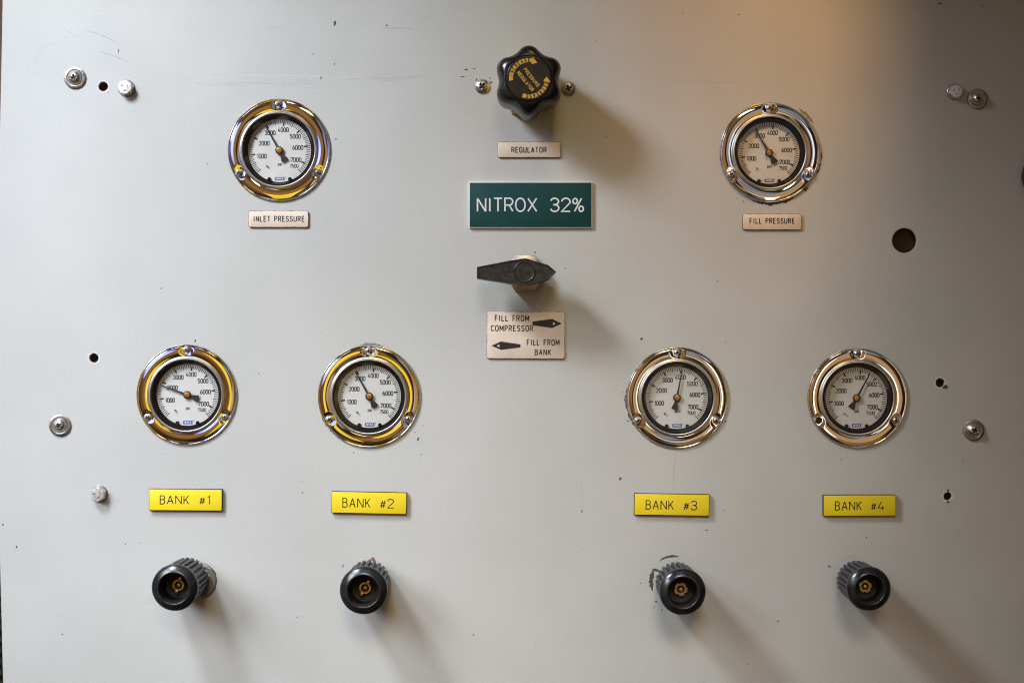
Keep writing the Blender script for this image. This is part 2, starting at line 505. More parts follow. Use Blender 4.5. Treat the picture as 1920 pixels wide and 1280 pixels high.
G['X'] = (0.54, [('o', [(0, 0), (.54, 1)]), ('o', [(0, 1), (.54, 0)])])
G['#'] = (0.56, [('o', [(.10, .02), (.26, .80)]), ('o', [(.34, .02), (.50, .80)]), ('o', [(.02, .27), (.54, .27)]), ('o', [(.06, .55), (.58, .55)])])
G['%'] = (0.80, [('o', [(.12, 0), (.66, 1)]), ('c', arc(.17, .78, .17, .20, 0, 350, 14)), ('c', arc(.63, .20, .17, .20, 0, 350, 14))])
G['p'] = (0.34, [('o', [(0, -.28), (0, .66)]), ('c', stad(0, 0, .34, .66, .17))])
G['s'] = (0.32, [('o', arc(.16, .49, .15, .17, 20, 250, 10) + arc(.16, .17, .16, .17, 75, -160, 10))])
G['i'] = (0.10, [('o', [(.05, 0), (.05, .66)]), ('o', [(.05, .82), (.05, .95)])])
G['®'] = (0.26, [('c', arc(.13, .85, .12, .13, 0, 340, 10))])
# wide engraver's forms
GW = dict(G)
GW['O'] = (0.72, [('c', arc(.36, .5, .36, .5, 0, 350, 30))])
GW['N'] = (0.62, [('o', [(0, 0), (0, 1)]), ('o', [(0, 1), (.62, 0)]), ('o', [(.62, 0), (.62, 1)])])
GW['T'] = (0.62, [('o', [(0, 1), (.62, 1)]), ('o', [(.31, 1), (.31, 0)])])
GW['R'] = (0.60, [('o', [(0, 0), (0, 1), (.34, 1)] + arc(.34, .74, .25, .26, 90, -90, 12) + [(.09, .48)]), ('o', [(.34, .48), (.60, 0)])])
GW['X'] = (0.66, [('o', [(0, 0), (.66, 1)]), ('o', [(0, 1), (.66, 0)])])
GW['A'] = (0.62, [('o', [(0, 0), (.31, 1)]), ('o', [(.31, 1), (.62, 0)]), ('o', [(.11, .33), (.51, .33)])])
for d_ in '0234567':
    GW[d_] = (G[d_][0] * 1.28, [(t_, [(x_ * 1.28, y_) for x_, y_ in p_]) for t_, p_ in G[d_][1]])
GW['1'] = (0.34, [('o', [(.06, .78), (.26, 1), (.26, 0)])])
GW[' '] = (0.62, [])


def ribbon(pts, closed, hw, w):
    n = len(pts)
    P2 = [Vector(p) for p in pts]
    # drop duplicates
    Q = [P2[0]]
    for p in P2[1:]:
        if (p - Q[-1]).length > 1e-4: Q.append(p)
    if closed and (Q[0] - Q[-1]).length < 1e-4: Q.pop()
    P2 = Q; n = len(P2)
    L, Rr = [], []
    for i in range(n):
        a = P2[i - 1] if (i > 0 or closed) else None
        c = P2[(i + 1) % n] if (i < n - 1 or closed) else None
        b = P2[i]
        if a is None: d = (c - b).normalized(); nn = Vector((-d.y, d.x)); k = hw
        elif c is None: d = (b - a).normalized(); nn = Vector((-d.y, d.x)); k = hw
        else:
            d1, d2 = (b - a).normalized(), (c - b).normalized()
            n1 = Vector((-d1.y, d1.x)); n2 = Vector((-d2.y, d2.x))
            nn = n1 + n2
            if nn.length < 1e-4: nn = n1
            nn.normalize(); k = hw / max(0.55, nn.dot(n1))
        L.append(b + nn * k); Rr.append(b - nn * k)
    v = [(p.x, p.y, w) for p in L] + [(p.x, p.y, w) for p in Rr]
    f = []
    for i in range(n if closed else n - 1):
        j = (i + 1) % n
        f.append((i, n + i, n + j, j))
    return v, f


def text_width(s, font, gap): return sum(font[c][0] for c in s) + gap * (len(s) - 1)


def lettering(mb, s, x0, x1, y0, h, sw, w, font=G, gap=0.16, rot=0.0, pivot=(0, 0), shear=0.0):
    """text fitted between x0 and x1, baseline y0, cap height h, stroke width sw, at height w"""
    tw = text_width(s, font, gap)
    pad = sw / 2
    kx = (x1 - x0 - sw) / tw
    hh = h - sw
    x = 0.0; ca, sa = math.cos(R(rot)), math.sin(R(rot)); si = 0
    for ch in s:
        gw, strokes = font[ch]
        for typ, pts in strokes:
            q = []
            for px, py in pts:
                u = x0 + pad + (x + px) * kx; v = y0 + pad + py * hh
                u, v = pivot[0] + (u - pivot[0]) * ca - (v - pivot[1]) * sa, pivot[1] + (u - pivot[0]) * sa + (v - pivot[1]) * ca
                q.append((u, v))
            mb.add(*ribbon(q, typ == 'c', sw / 2, w + 0.02 * (si % 7))); si += 1
        x += gw + gap


def arc_lettering(mb, s, r, a0, a1, h, sw, w, font=G, kx=1.0):
    """letters standing on radius r, reading clockwise from angle a0 down to a1 (degrees)"""
    n = len(s); si = 0
    for k, ch in enumerate(s):
        a = R(a0 + (a1 - a0) * k / (n - 1))
        gw, strokes = font[ch]
        for typ, pts in strokes:
            q = []
            for px, py in pts:
                t = (px - gw / 2) * h * kx; rr_ = r + py * h
                q.append((rr_ * math.cos(a) + t * math.sin(a), rr_ * math.sin(a) - t * math.cos(a)))
            mb.add(*ribbon(q, typ == 'c', sw / 2, w + 0.02 * (si % 7))); si += 1


# ------------------------------------------------------------------ the panel
def circle_pts(cx, cy, r, n=40, jag=0.0, rg=None):
    return [(cx + (r + (rg.uniform(-jag, jag) if rg else 0)) * math.cos(2 * math.pi * k / n),
             cy + (r + (rg.uniform(-jag, jag) if rg else 0)) * math.sin(2 * math.pi * k / n)) for k in range(n)]


HOLES = [(193.5, 162.5, 8.8), (176, 671, 8.6), (1696, 451, 23.3), (1763, 717.5, 8.4), (1777, 930, 7.6)]
left_edge = [(7, 1420), (6.5, 1280), (4, 1180), (1.5, 1080), (-2, 960), (-4, 760), (-4, 560), (-3, 420), (-0.5, 290), (2, 180), (4.5, 60), (5.5, 0), (7, -140)]
outer = [(x, y) for x, y in left_edge] + [(2080, -140), (2080, 1420)]
cu = bpy.data.curves.new('panel_outline', 'CURVE')
cu.dimensions = '2D'; cu.fill_mode = 'BOTH'; cu.extrude = 3 * S
cu.bevel_depth = 0.7 * S; cu.bevel_resolution = 3


def add_spline(pts):
    sp = cu.splines.new('POLY'); sp.points.add(len(pts) - 1)
    for p, q in zip(sp.points, pts): p.co = ((q[0] - 960) * S, (640 - q[1]) * S, 0, 1)
    sp.use_cyclic_u = True


add_spline(outer)
hr = random.Random(3)
for i, (x, y, r) in enumerate(HOLES):
    add_spline(circle_pts(x, y, r + 0.7, 40, 0.5 if i > 2 else 0.0, hr))
for gx, gy, gr in ((523.3, 281.8, 69), (1442.5, 286.5, 67.5), (350.5, 740, 68), (692.2, 743, 69), (1269.5, 745.5, 68), (1606.8, 746, 67.5)):
    add_spline(circle_pts(gx, gy, gr, 64))          # the gauges' cut-outs
tmp = bpy.data.objects.new('panel_outline', cu); COL.objects.link(tmp)
dg = bpy.context.evaluated_depsgraph_get()
pm = bpy.data.meshes.new_from_object(tmp.evaluated_get(dg))
bpy.data.objects.remove(tmp)
zmax = max(v.co.z for v in pm.vertices)
for v in pm.vertices:
    x, y, z = v.co
    v.co = (x, -(z - zmax), y)
pm.polygons.foreach_set('use_smooth', [True] * len(pm.polygons))
pm.set_sharp_from_angle(angle=R(30))
pm.materials.clear(); pm.materials.append(M['paint'])
pm.name = 'control_panel'
panel = bpy.data.objects.new('control_panel', pm)
COL.objects.link(panel)
tag(panel, 'light grey painted steel panel carrying all gauges, knobs and labels', 'control panel')

# what shows through the drilled holes: a dark pocket behind each
for (x, y, r) in HOLES:
    rr_ = r + 4
    v, f = lathe([(rr_, -6.5), (rr_, -18), (0.01, -18)], 32)
    o = obj('hole_pocket', v, f, M['hole'], panel); o.location = P(x, y)


NCHIP = [0]


def ragged_blob(cx, cy, rx, ry, jag, rg, n=26, w=0.12, rot=0.0):
    NCHIP[0] += 1; w += 0.004 * (NCHIP[0] % 23)
    v = [(cx, cy, w)]
    ca, sa = math.cos(R(rot)), math.sin(R(rot))
    for k in range(n):
        a = 2 * math.pi * k / n
        t = 1 + rg.uniform(-jag, jag)
        u, vv = rx * t * math.cos(a), ry * t * math.sin(a)
        v.append((cx + u * ca - vv * sa, cy + u * sa + vv * ca, w))
    return v, [(0, 1 + k, 1 + (k + 1) % n) for k in range(n)]


def ragged_ring(cx, cy, r0, r1, a0, a1, jag, rg, w=0.12, step=4):
    NCHIP[0] += 1; w += 0.004 * (NCHIP[0] % 23)
    n = max(3, int(abs(a1 - a0) / step)); v, f = [], []
    for k in range(n + 1):
        a = R(a0 + (a1 - a0) * k / n)
        e = min(1, 3.5 * min(k, n - k) / n + 0.12) if abs(a1 - a0) < 359 else 1
        mid = (r0 + r1) / 2; hwid = (r1 - r0) / 2 * e
        ra = mid - hwid + rg.uniform(-jag, jag) * e; rb = mid + hwid + rg.uniform(-jag, jag) * e
        v += [(cx + ra * math.cos(a), cy + ra * math.sin(a), w), (cx + rb * math.cos(a), cy + rb * math.sin(a), w)]
    for k in range(n): f.append((2 * k, 2 * k + 1, 2 * k + 3, 2 * k + 2))
    return v, f


def chip(name, mb, mat): return mb.build(name, mat, panel, smooth=False)


def up(y): return 640 - y          # grid y (down) -> local v


def X(x): return x - 960


cr_ = random.Random(11)
# bare rims round the small holes
for (x, y, r), (m, r1, jag) in zip(HOLES, (('bare', 1.0, .5), ('bare', 1.5, .7), (None, 0, 0), ('bare', 1.4, .5), ('bare', 1.6, 1.0))):
    if m:
        chip('paint_chip', MB().add(*ragged_ring(X(x), up(y), r + 1.6, r + 1.6 + r1, 0, 360, jag, cr_, step=9)), M[m])
b = MB(); b.add(*ragged_blob(X(201), up(171.5), 3.2, 2.0, .3, cr_, rot=-40)); chip('paint_chip', b, M['bare'])
b = MB(); b.add(*ragged_blob(X(202.5), up(173), 1.6, 1.0, .3, cr_, w=.2, rot=-40)); chip('paint_chip', b, M['rust'])
b = MB(); b.add(*ragged_blob(X(1772), up(725), 5.5, 4.0, .35, cr_, rot=20)); chip('paint_chip', b, M['rust'])
b = MB(); b.add(*ragged_blob(X(1777.5), up(919), 2.0, 2.6, .35, cr_)); chip('paint_chip', b, M['rust'])
b = MB(); b.add(*ragged_blob(X(1778), up(940.5), 3.0, 2.2, .35, cr_)); chip('paint_chip', b, M['rust'])
# worn paint round the valve stems
b = MB(); b.add(*ragged_ring(X(371), up(1088), 17, 35, -95, 75, 2.0, cr_, step=3)); chip('worn_patch', b, M['grime'])
b = MB(); b.add(*ragged_ring(X(371), up(1088), 33, 36, -80, 70, 1.2, cr_, w=.2, step=3)); chip('worn_patch', b, M['rust'])
b = MB(); b.add(*ragged_ring(X(368), up(1088), 18, 27, 5, 85, 2.6, cr_, w=.26, step=5)); chip('worn_patch', b, M['bare'])
b = MB(); b.add(*ragged_ring(X(1264), up(1087), 43, 47, 78, 128, 1.1, cr_, step=3)); b.add(*ragged_ring(X(1266), up(1090), 42, 49, 150, 202, 1.5, cr_, step=3))
b.add(*ragged_blob(X(1229), up(1068), 6.5, 2.6, .35, cr_, rot=-12)); chip('worn_patch', b, M['rust'])
b = MB(); b.add(*ragged_blob(X(699), up(1048), 5.0, 3.4, .45, cr_)); chip('paint_chip', b, M['red_fleck'])
b = MB(); b.add(*ragged_blob(X(643), up(1060), 1.1, 3.2, .3, cr_, rot=-25)); chip('paint_chip', b, M['red_fleck'])
b = MB(); b.add(*ragged_ring(X(1602), up(1086), 44.6, 45.4, 75, 125, .3, cr_, step=3)); chip('paint_chip', b, M['grime'])
b = MB(); b.add(*ragged_blob(X(1555), up(1061), 3.5, 1.4, .3, cr_, rot=-8)); chip('paint_chip', b, M['rust'])
# lifted paint beside the gauges
b = MB(); b.add(*ragged_ring(X(1441), up(287), 98, 103, 33, 56, 1.3, cr_, step=1.6)); chip('paint_chip', b, M['grime'])
b = MB(); b.add(*ragged_blob(X(1511), up(355), 4.6, 3.0, .4, cr_, rot=45)); b.add(*ragged_blob(X(1444), up(384), 5, 2.6, .4, cr_))
b.add(*ragged_ring(X(1443), up(286), 94, 97.5, -112, -60, 1.5, cr_, step=2)); b.add(*ragged_ring(X(1443), up(286), 96, 98.5, -32, 4, 1.4, cr_, step=2)); chip('paint_chip', b, M['rust'])
b = MB(); b.add(*ragged_ring(X(692.4), up(743), 96, 100, 74, 100, 1.0, cr_, step=1.6)); chip('paint_chip', b, M['grime'])
b = MB(); b.add(*ragged_ring(X(1269.5), up(744.5), 94, 97.5, 168, 222, 1.5, cr_, step=2)); chip('paint_chip', b, M['rust'])
b = MB(); b.add(*ragged_ring(X(692.4), up(743), 95, 97.5, 196, 232, 1.2, cr_, step=2)); chip('paint_chip', b, M['rust'])
b = MB(); b.add(*ragged_ring(X(523), up(281.5), 94.5, 97.5, -150, -80, 1.0, cr_, step=2)); chip('paint_chip', b, M['grime'])
b = MB(); b.add(*ragged_blob(X(628), up(44), 2.6, 5.2, .3, cr_, rot=-10)); chip('paint_chip', b, M['rust'])
# flecks knocked out of the paint: (x, y, rx, ry, rot)
FLECKS = [(784, 823, 1.7, 3.2, 15), (789, 852, 1.3, 1.3, 0), (778, 810, 1.2, 1.0, 0), (792, 797, 1.0, 1.0, 0), (663, 848, 1.2, 1.2, 0),
          (1163, 897, 2.3, 2.9, 0), (1091, 958, 1.5, 3.0, 20), (1203, 635, 2.2, 2.4, -20), (1325, 993, 3.2, 1.0, 0), (1357, 956, 1.3, 1.3, 0),
          (874, 131, 3.6, 1.5, 0), (889, 129, 3.0, .8, 20), (235, 1019, 1.4, 1.4, 0), (262, 1018, 1.0, 1.0, 0), (117, 1188, 1.6, 1.6, 0), (31, 1025, 1.6, 2.4, 0),
          (5.5, 983, 1.7, 2.6, 0), (557, 1156, 1.4, 1.2, 0), (567, 923, 1.3, 1.4, 0), (566, 901, 1.1, 1.1, 0), (888, 1189, 1.3, 1.5, 0), (1230, 1127, 1.7, 2.2, 0),
          (1226, 1138, 1.2, 1.2, 0), (1241, 1142, 1.5, 1.4, 0), (1201, 1093, 1.4, 1.2, 0), (1459, 1164, 1.2, 1.8, 0), (1345, 527, 1.1, 1.1, 0), (1360, 641, 1.1, 1.1, 0),
          (1385, 28, 1.8, 1.2, 0), (1762, 7, 3.2, 1.2, -20), (1842, 12, 1.6, 1.4, 0), (1624, 1007, 1.3, 1.3, 0), (1402, 1244, 1.2, 1.2, 0), (389, 307, 1.2, 1.5, 0),
          (630, 261, 1.4, 1.6, 0), (222, 96, .8, 4.4, 5), (602, 146, .9, 3.4, 10), (588, 101, 2.6, .8, -40), (868, 144, 5.0, .9, -15), (302, 541, 1.2, 1.2, 0),
          (366, 639, 1.4, 2.4, 10), (485, 700, 1.2, 1.2, 0), (1003, 473, 1.4, 1.5, 0), (1060, 503, 1.4, 1.6, 0), (1005, 1203, 1.1, 1.1, 0), (725, 48, 1.6, 1.6, 0),
          (627, 120, .9, 2.2, 0), (1280, 25, 1.2, 1.2, 0), (1118, 78, 2.2, .7, -45), (1805, 862, 1.3, 1.2, 0), (1577, 921 - 60, 1.2, 1.2, 0), (1137, 257, 1.2, 1.4, 0),
          (921, 155, 2.4, 1.8, 0), (919, 147, 1.4, 1.2, 0), (893, 150, 1.0, 3.0, 20), (1534, 298, 1.2, 4.5, 10), (1536, 275, 1.2, 3.6, -10), (1382, 372, 1.4, 1.2, 0),
          (1394, 378, 1.4, 1.3, 0), (1474, 380, 1.6, 1.3, 0), (1167, 735, 1.0, 1.2, 0), (1171, 749, 1.1, 1.9, 0), (1177, 789, 2.0, 1.2, 20), (1360, 790, 1.4, 2.6, 20)]
b = MB()
for x, y, rx, ry, rot in FLECKS: b.add(*ragged_blob(X(x), up(y), rx, ry, .3, cr_, n=12, rot=-rot))
o = chip('paint_fleck', b, M['rust']); o['kind'] = 'stuff'
b = MB()
for k in range(40):
    r_ = cr_.uniform(.5, 1.0)
    b.add(*ragged_blob(X(cr_.uniform(20, 1900)), up(cr_.uniform(10, 1270)), r_, r_ * cr_.uniform(.7, 1.5), .3, cr_, n=9))
o = chip('dust_speck', b, M['scratch_dark']); o['kind'] = 'stuff'


# scratches: tapered strips
NSCR = [0]


def scratch(pts, sw, mat):
    NSCR[0] += 1; w = 0.08 + 0.006 * NSCR[0]
    P2 = [Vector((X(x), up(y))) for x, y in pts]
    # subdivide smoothly (Catmull-Rom)
    Q = []
    for i in range(len(P2) - 1):
        p0, p1, p2, p3 = P2[max(0, i - 1)], P2[i], P2[i + 1], P2[min(len(P2) - 1, i + 2)]
        for k in range(8):
            t = k / 8
            Q.append(0.5 * ((2 * p1) + (p2 - p0) * t + (2 * p0 - 5 * p1 + 4 * p2 - p3) * t * t + (3 * p1 - p0 - 3 * p2 + p3) * t ** 3))
    Q.append(P2[-1]); n = len(Q); v, f = [], []
    for i, q in enumerate(Q):
        d = (Q[min(n - 1, i + 1)] - Q[max(0, i - 1)]).normalized(); nn = Vector((-d.y, d.x))
        hw = sw / 2 * (0.12 + 0.88 * math.sin(math.pi * (i + .3) / (n - .4))) * cr_.uniform(.75, 1.2)
        v += [(q.x + nn.x * hw, q.y + nn.y * hw, w), (q.x - nn.x * hw, q.y - nn.y * hw, w)]
    for i in range(n - 1): f.append((2 * i, 2 * i + 1, 2 * i + 3, 2 * i + 2))
    obj('scratch', v, f, mat, panel, smooth=False)


D_, M_, L_ = M['scratch_dark'], M['scratch_mid'], M['scratch_light']
scratch([(160, 58), (182, 63), (205, 73), (223, 84)], 1.3, D_)
scratch([(182, 96), (203, 102), (225, 110), (240, 117)], 1.5, D_)
scratch([(120, 56), (140, 66), (168, 80)], 1.0, M_)
scratch([(118, 55), (142, 46)], 1.2, L_)
scratch([(132, 62), (110, 80), (80, 88), (70, 106), (64, 120)], 1.2, M_)
scratch([(408, 156), (460, 155), (520, 158), (560, 160)], 1.1, M_)
scratch([(350, 136), (450, 140), (560, 143), (680, 147), (790, 146)], 1.6, L_)
scratch([(430, 141), (600, 150), (760, 152)], 1.0, L_)
scratch([(560, 175), (610, 168), (680, 158)], 1.4, L_)
scratch([(280, 171), (340, 172)], 1.0, L_)
scratch([(650, 148), (740, 145), (800, 144)], 1.2, M_)
scratch([(715, 53), (745, 53), (775, 54)], 1.1, D_)
scratch([(780, 46), (800, 35), (806, 24), (806, 4)], 1.0, M_)
scratch([(495, 52), (540, 51)], 1.0, M_)
scratch([(250, 1143), (275, 1136), (300, 1138)], 1.6, L_)
scratch([(270, 1132), (284, 1121)], 1.2, M_)
scratch([(1265, 850), (1264, 880), (1261, 920)], 1.6, M_)
scratch([(1090, 900), (1092, 960)], 1.0, M_)
scratch([(1250, 152), (1350, 155), (1460, 157)], 1.0, M_)
scratch([(166, 33), (178, 27), (190, 27)], 1.4, L_)
scratch([(265, 32), (280, 21)], 1.0, L_)
scratch([(1640, 1050), (1660, 1110)], .8, M_)
scratch([(98, 1150), (140, 1160)], .8, M_)
for k in range(16):
    x, y = cr_.uniform(330, 860), cr_.uniform(125, 170)
    l = cr_.uniform(10, 45); scratch([(x, y), (x + l / 2, y + cr_.uniform(-2, 2)), (x + l, y + cr_.uniform(-3, 3))], cr_.uniform(.6, 1.0), cr_.choice([M_, L_, L_]))
for k in range(10):
    x, y = cr_.uniform(40, 1880), cr_.uniform(30, 1250)
    a = cr_.uniform(0, 6.28); l = cr_.uniform(5, 18)
    scratch([(x, y), (x + l * math.cos(a) / 2 + 1, y + l * math.sin(a) / 2), (x + l * math.cos(a), y + l * math.sin(a))], cr_.uniform(.5, .9), cr_.choice([M_, L_]))


# ------------------------------------------------------------------ behind the panel's left edge
def boxv(x0, x1, y0, y1, w0, w1):
    v = [(x0, y0, w0), (x1, y0, w0), (x1, y1, w0), (x0, y1, w0), (x0, y0, w1), (x1, y0, w1), (x1, y1, w1), (x0, y1, w1)]
    return v, [(0, 3, 2, 1), (4, 5, 6, 7), (0, 1, 5, 4), (1, 2, 6, 5), (2, 3, 7, 6), (3, 0, 4, 7)]


wl_ = obj('wall', *boxv(X(-900), X(2700), up(1900), up(-600), -230, -200), M['wood'], smooth=False)
tag(wl_, 'brown wooden wall seen as a sliver past the upper left panel edge', 'wall', kind='structure')
hv = MB()
prof = []
for k in range(60): prof.append((k, 17 + 2.2 * math.sin(k * 1.9)))
for k in range(60):
    t = k / 59
    for i in range(14):
        a = 2 * math.pi * i / 14; r_ = 34 + 2.6 * math.sin(k * 2.1)
        hv.v.append((X(-26 - 10 * math.sin(t * 3.0)) + r_ * math.cos(a), up(1010 + 420 * t), -60 + r_ * math.sin(a)))
for k in range(59):
    for i in range(14): hv.f.append((k * 14 + i, k * 14 + (i + 1) % 14, (k + 1) * 14 + (i + 1) % 14, (k + 1) * 14 + i))
ho = hv.build('hose', M['hose'])
tag(ho, 'dark ribbed hose just showing behind the lower left panel edge', 'hose')


# ------------------------------------------------------------------ screws and bolts
def dome_screw(r, h, cross, w0=0.0, rot=0.0, n=44):
    """pan head with a sunken cross recess, on a square grid folded onto a disc"""
    v, f = [], []
    ca, sa = math.cos(R(rot)), math.sin(R(rot))
    for j in range(n + 1):
        for i in range(n + 1):
            x, y = 2 * i / n - 1, 2 * j / n - 1
            u = x * math.sqrt(1 - y * y / 2); vv = y * math.sqrt(1 - x * x / 2)
            q = math.hypot(u, vv)
            z = h * (1 - q ** 2.6) if q < 1 else 0
            cx_, cy_ = abs(u * ca + vv * sa), abs(-u * sa + vv * ca)
            arm = cross * 0.26 + 0.05
            din = max(0, min(1, (arm - min(cx_, cy_)) / 0.07)) * max(0, min(1, (cross - max(cx_, cy_)) / 0.09))
            core = max(0, min(1, (cross * .52 - q) / 0.08))
            z -= max(din, core) * h * 0.62
            v.append((u * r, vv * r, w0 + z))
    for j in range(n):
        for i in range(n):
            k = j * (n + 1) + i
            f.append((k, k + 1, k + n + 2, k + n + 1))
    return v, f


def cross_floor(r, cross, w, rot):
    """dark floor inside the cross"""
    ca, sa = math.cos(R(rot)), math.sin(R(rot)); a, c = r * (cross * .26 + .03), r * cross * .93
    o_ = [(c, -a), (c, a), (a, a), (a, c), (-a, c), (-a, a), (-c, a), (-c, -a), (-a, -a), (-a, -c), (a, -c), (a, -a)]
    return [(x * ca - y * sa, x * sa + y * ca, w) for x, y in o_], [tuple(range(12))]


def make_screw(name, loc, label, cat, group, r, h, cross, rot, wash=None):
    t = thing(name, loc, label, cat, group)
    w0 = 0.2
    if wash:
        v, f = lathe([(wash - .6, 0.0), (wash, 1.2), (wash - .2, 2.6), (wash - 1.5, 3.2), (wash * .78, 3.4), (wash * .74, 2.9), (r * .7, 2.8)], 56)
        obj('washer', v, f, M['washer'], t)
        w0 = 2.9
    v, f = lathe([(r, w0 - 0.2), (r * 1.02, w0 + h * .12), (r, w0 + h * .25)], 40)
    hd = MB().add(*dome_screw(r, h * .9, cross, w0 + h * .12, rot))
    hd.add(*lathe([(r, w0 - 0.1), (r, w0 + h * .13)], 40))
    o = hd.build('screw_head', M['steel'], t, sharp=60)
    v, f = cross_floor(r, cross, w0 + h * .48, rot)
    obj('cross_recess', v, f, M['recess'], o, smooth=False)
    return t


GS = 'cross head screws with washers at the panel sides'
make_screw('washer_screw', P(141, 146.5), 'shiny cross head screw on a wide washer, upper left corner of the panel', 'screw', GS, 13.5, 9, .42, 12, 20.5)
make_screw('washer_screw', P(113, 797), 'dull cross head screw on a washer below the small hole with a white rim', 'screw', GS, 13.0, 9, .42, 30, 20.5)
make_screw('washer_screw', P(1832, 186), 'dark cross head screw on a washer touching the hex bolt at upper right', 'screw', GS, 12.5, 11, .42, 5, 19)
make_screw('washer_screw', P(1825, 806), 'cross head screw on a washer right of the BANK #4 gauge', 'screw', GS, 13.5, 9, .45, 60, 20)
GR = 'screws either side of the regulator knob'
make_screw('round_screw', P(904.5, 162.5), 'bright round head cross screw at the left of the regulator knob', 'screw', GR, 14.0, 7, .50, 45, None)
make_screw('round_screw', P(1065.5, 167), 'dark round head cross screw at the right of the regulator knob', 'screw', GR, 14.0, 7, .50, 20, None)


def make_bolt(loc, label, rot, r=14.2, h=15):
    t = thing('hex_bolt', loc, label, 'bolt', 'hex head bolts on the panel')
    v, f = lathe([(r * 1.12, 0), (r * 1.12, 1.6), (r * 1.05, 2.4), (r * .8, 2.4)], 40)
    obj('flange_washer', v, f, M['washer'], t)

    def hexr(r_, w, a, tg):
        k = math.cos(R(30)) / math.cos(((a - R(rot)) % R(60)) - R(30))
        if tg == 1: return min(r_ * k, r_), w
        if tg == 2: return min(r_ * k, r * .885), w
        return r_, w
    v, f = lathe([(r, 2.5, 1), (r, h - 2.2, 1), (r, h - 1.9, 1), (r * .98, h - .9, 2), (r * .84, h, 0), (r * .80, h + .05, 0), (0.01, h + .05, 0)], 72, hexr)
    hd = obj('bolt_head', v, f, M['bolt'], t, sharp=20)
    mb = MB()
    for k in range(3):
        a = R(rot + 20 + 120 * k)
        mb.add(*prism([(math.cos(a + s_) * q, math.sin(a + s_) * q) for s_, q in ((-.35, r * .34), (-.2, r * .52), (.2, r * .52), (.35, r * .34))][::1], h, h + .7, .2))
    mb.build('head_marking', M['washer'], hd)
    return t


make_bolt(P(237.5, 166), 'bright hex bolt with flange beside the small hole at upper left', 10)
make_bolt(P(186.5, 925), 'hex bolt alone to the left of the BANK #1 label', 25)
make_bolt(P(1790, 173), 'dull hex bolt beside the dark washer screw at upper right', 15, r=13.4, h=11)


# ------------------------------------------------------------------ pressure gauges
SCREW_ANG = (90, 210, 330)
GG = 'round pressure gauges set in the panel'


def flange_mesh():
    segs = 240
    base = [(95.0, 0.0), (95.4, 1.6), (95.0, 3.2), (93.9, 4.1), (92.8, 4.0), (92.0, 3.4), (91.4, 3.3)]
    for k in range(16):                                   # broad, slightly domed face
        r = 91.0 - k * 1.2
        base.append((r, 5.0 - 1.15 * ((r - 82.0) / 9.0) ** 2))
    base += [(72.4, 3.4), (71.8, 3.0), (70.6, 2.8)]

    def rf(r, w, a, tg):
        u, v = r * math.cos(a), r * math.sin(a)
        m = 0.0
        for s_ in SCREW_ANG:
            d = math.hypot(u - 84.5 * math.cos(R(s_)), v - 84.5 * math.sin(R(s_)))
            da = abs((math.degrees(a) - s_ + 180) % 360 - 180)
            t = max(0, min(1, (15.0 - d) / 8.0)); t = t * t * (3 - 2 * t)
            m = max(m, t)
        if 72.5 < r < 92:
            w = w * (1 - m) + 3.3 * m
        return r, w
    # refine profile
    prof = []
    for (a, b_) in zip(base[:-1], base[1:]):
        for k in range(2): prof.append((a[0] + (b_[0] - a[0]) * k / 2, a[1] + (b_[1] - a[1]) * k / 2))
    prof.append(base[-1])
    return lathe(prof, segs, rf)


FL = flange_mesh()


def wiggle_pts(): pass


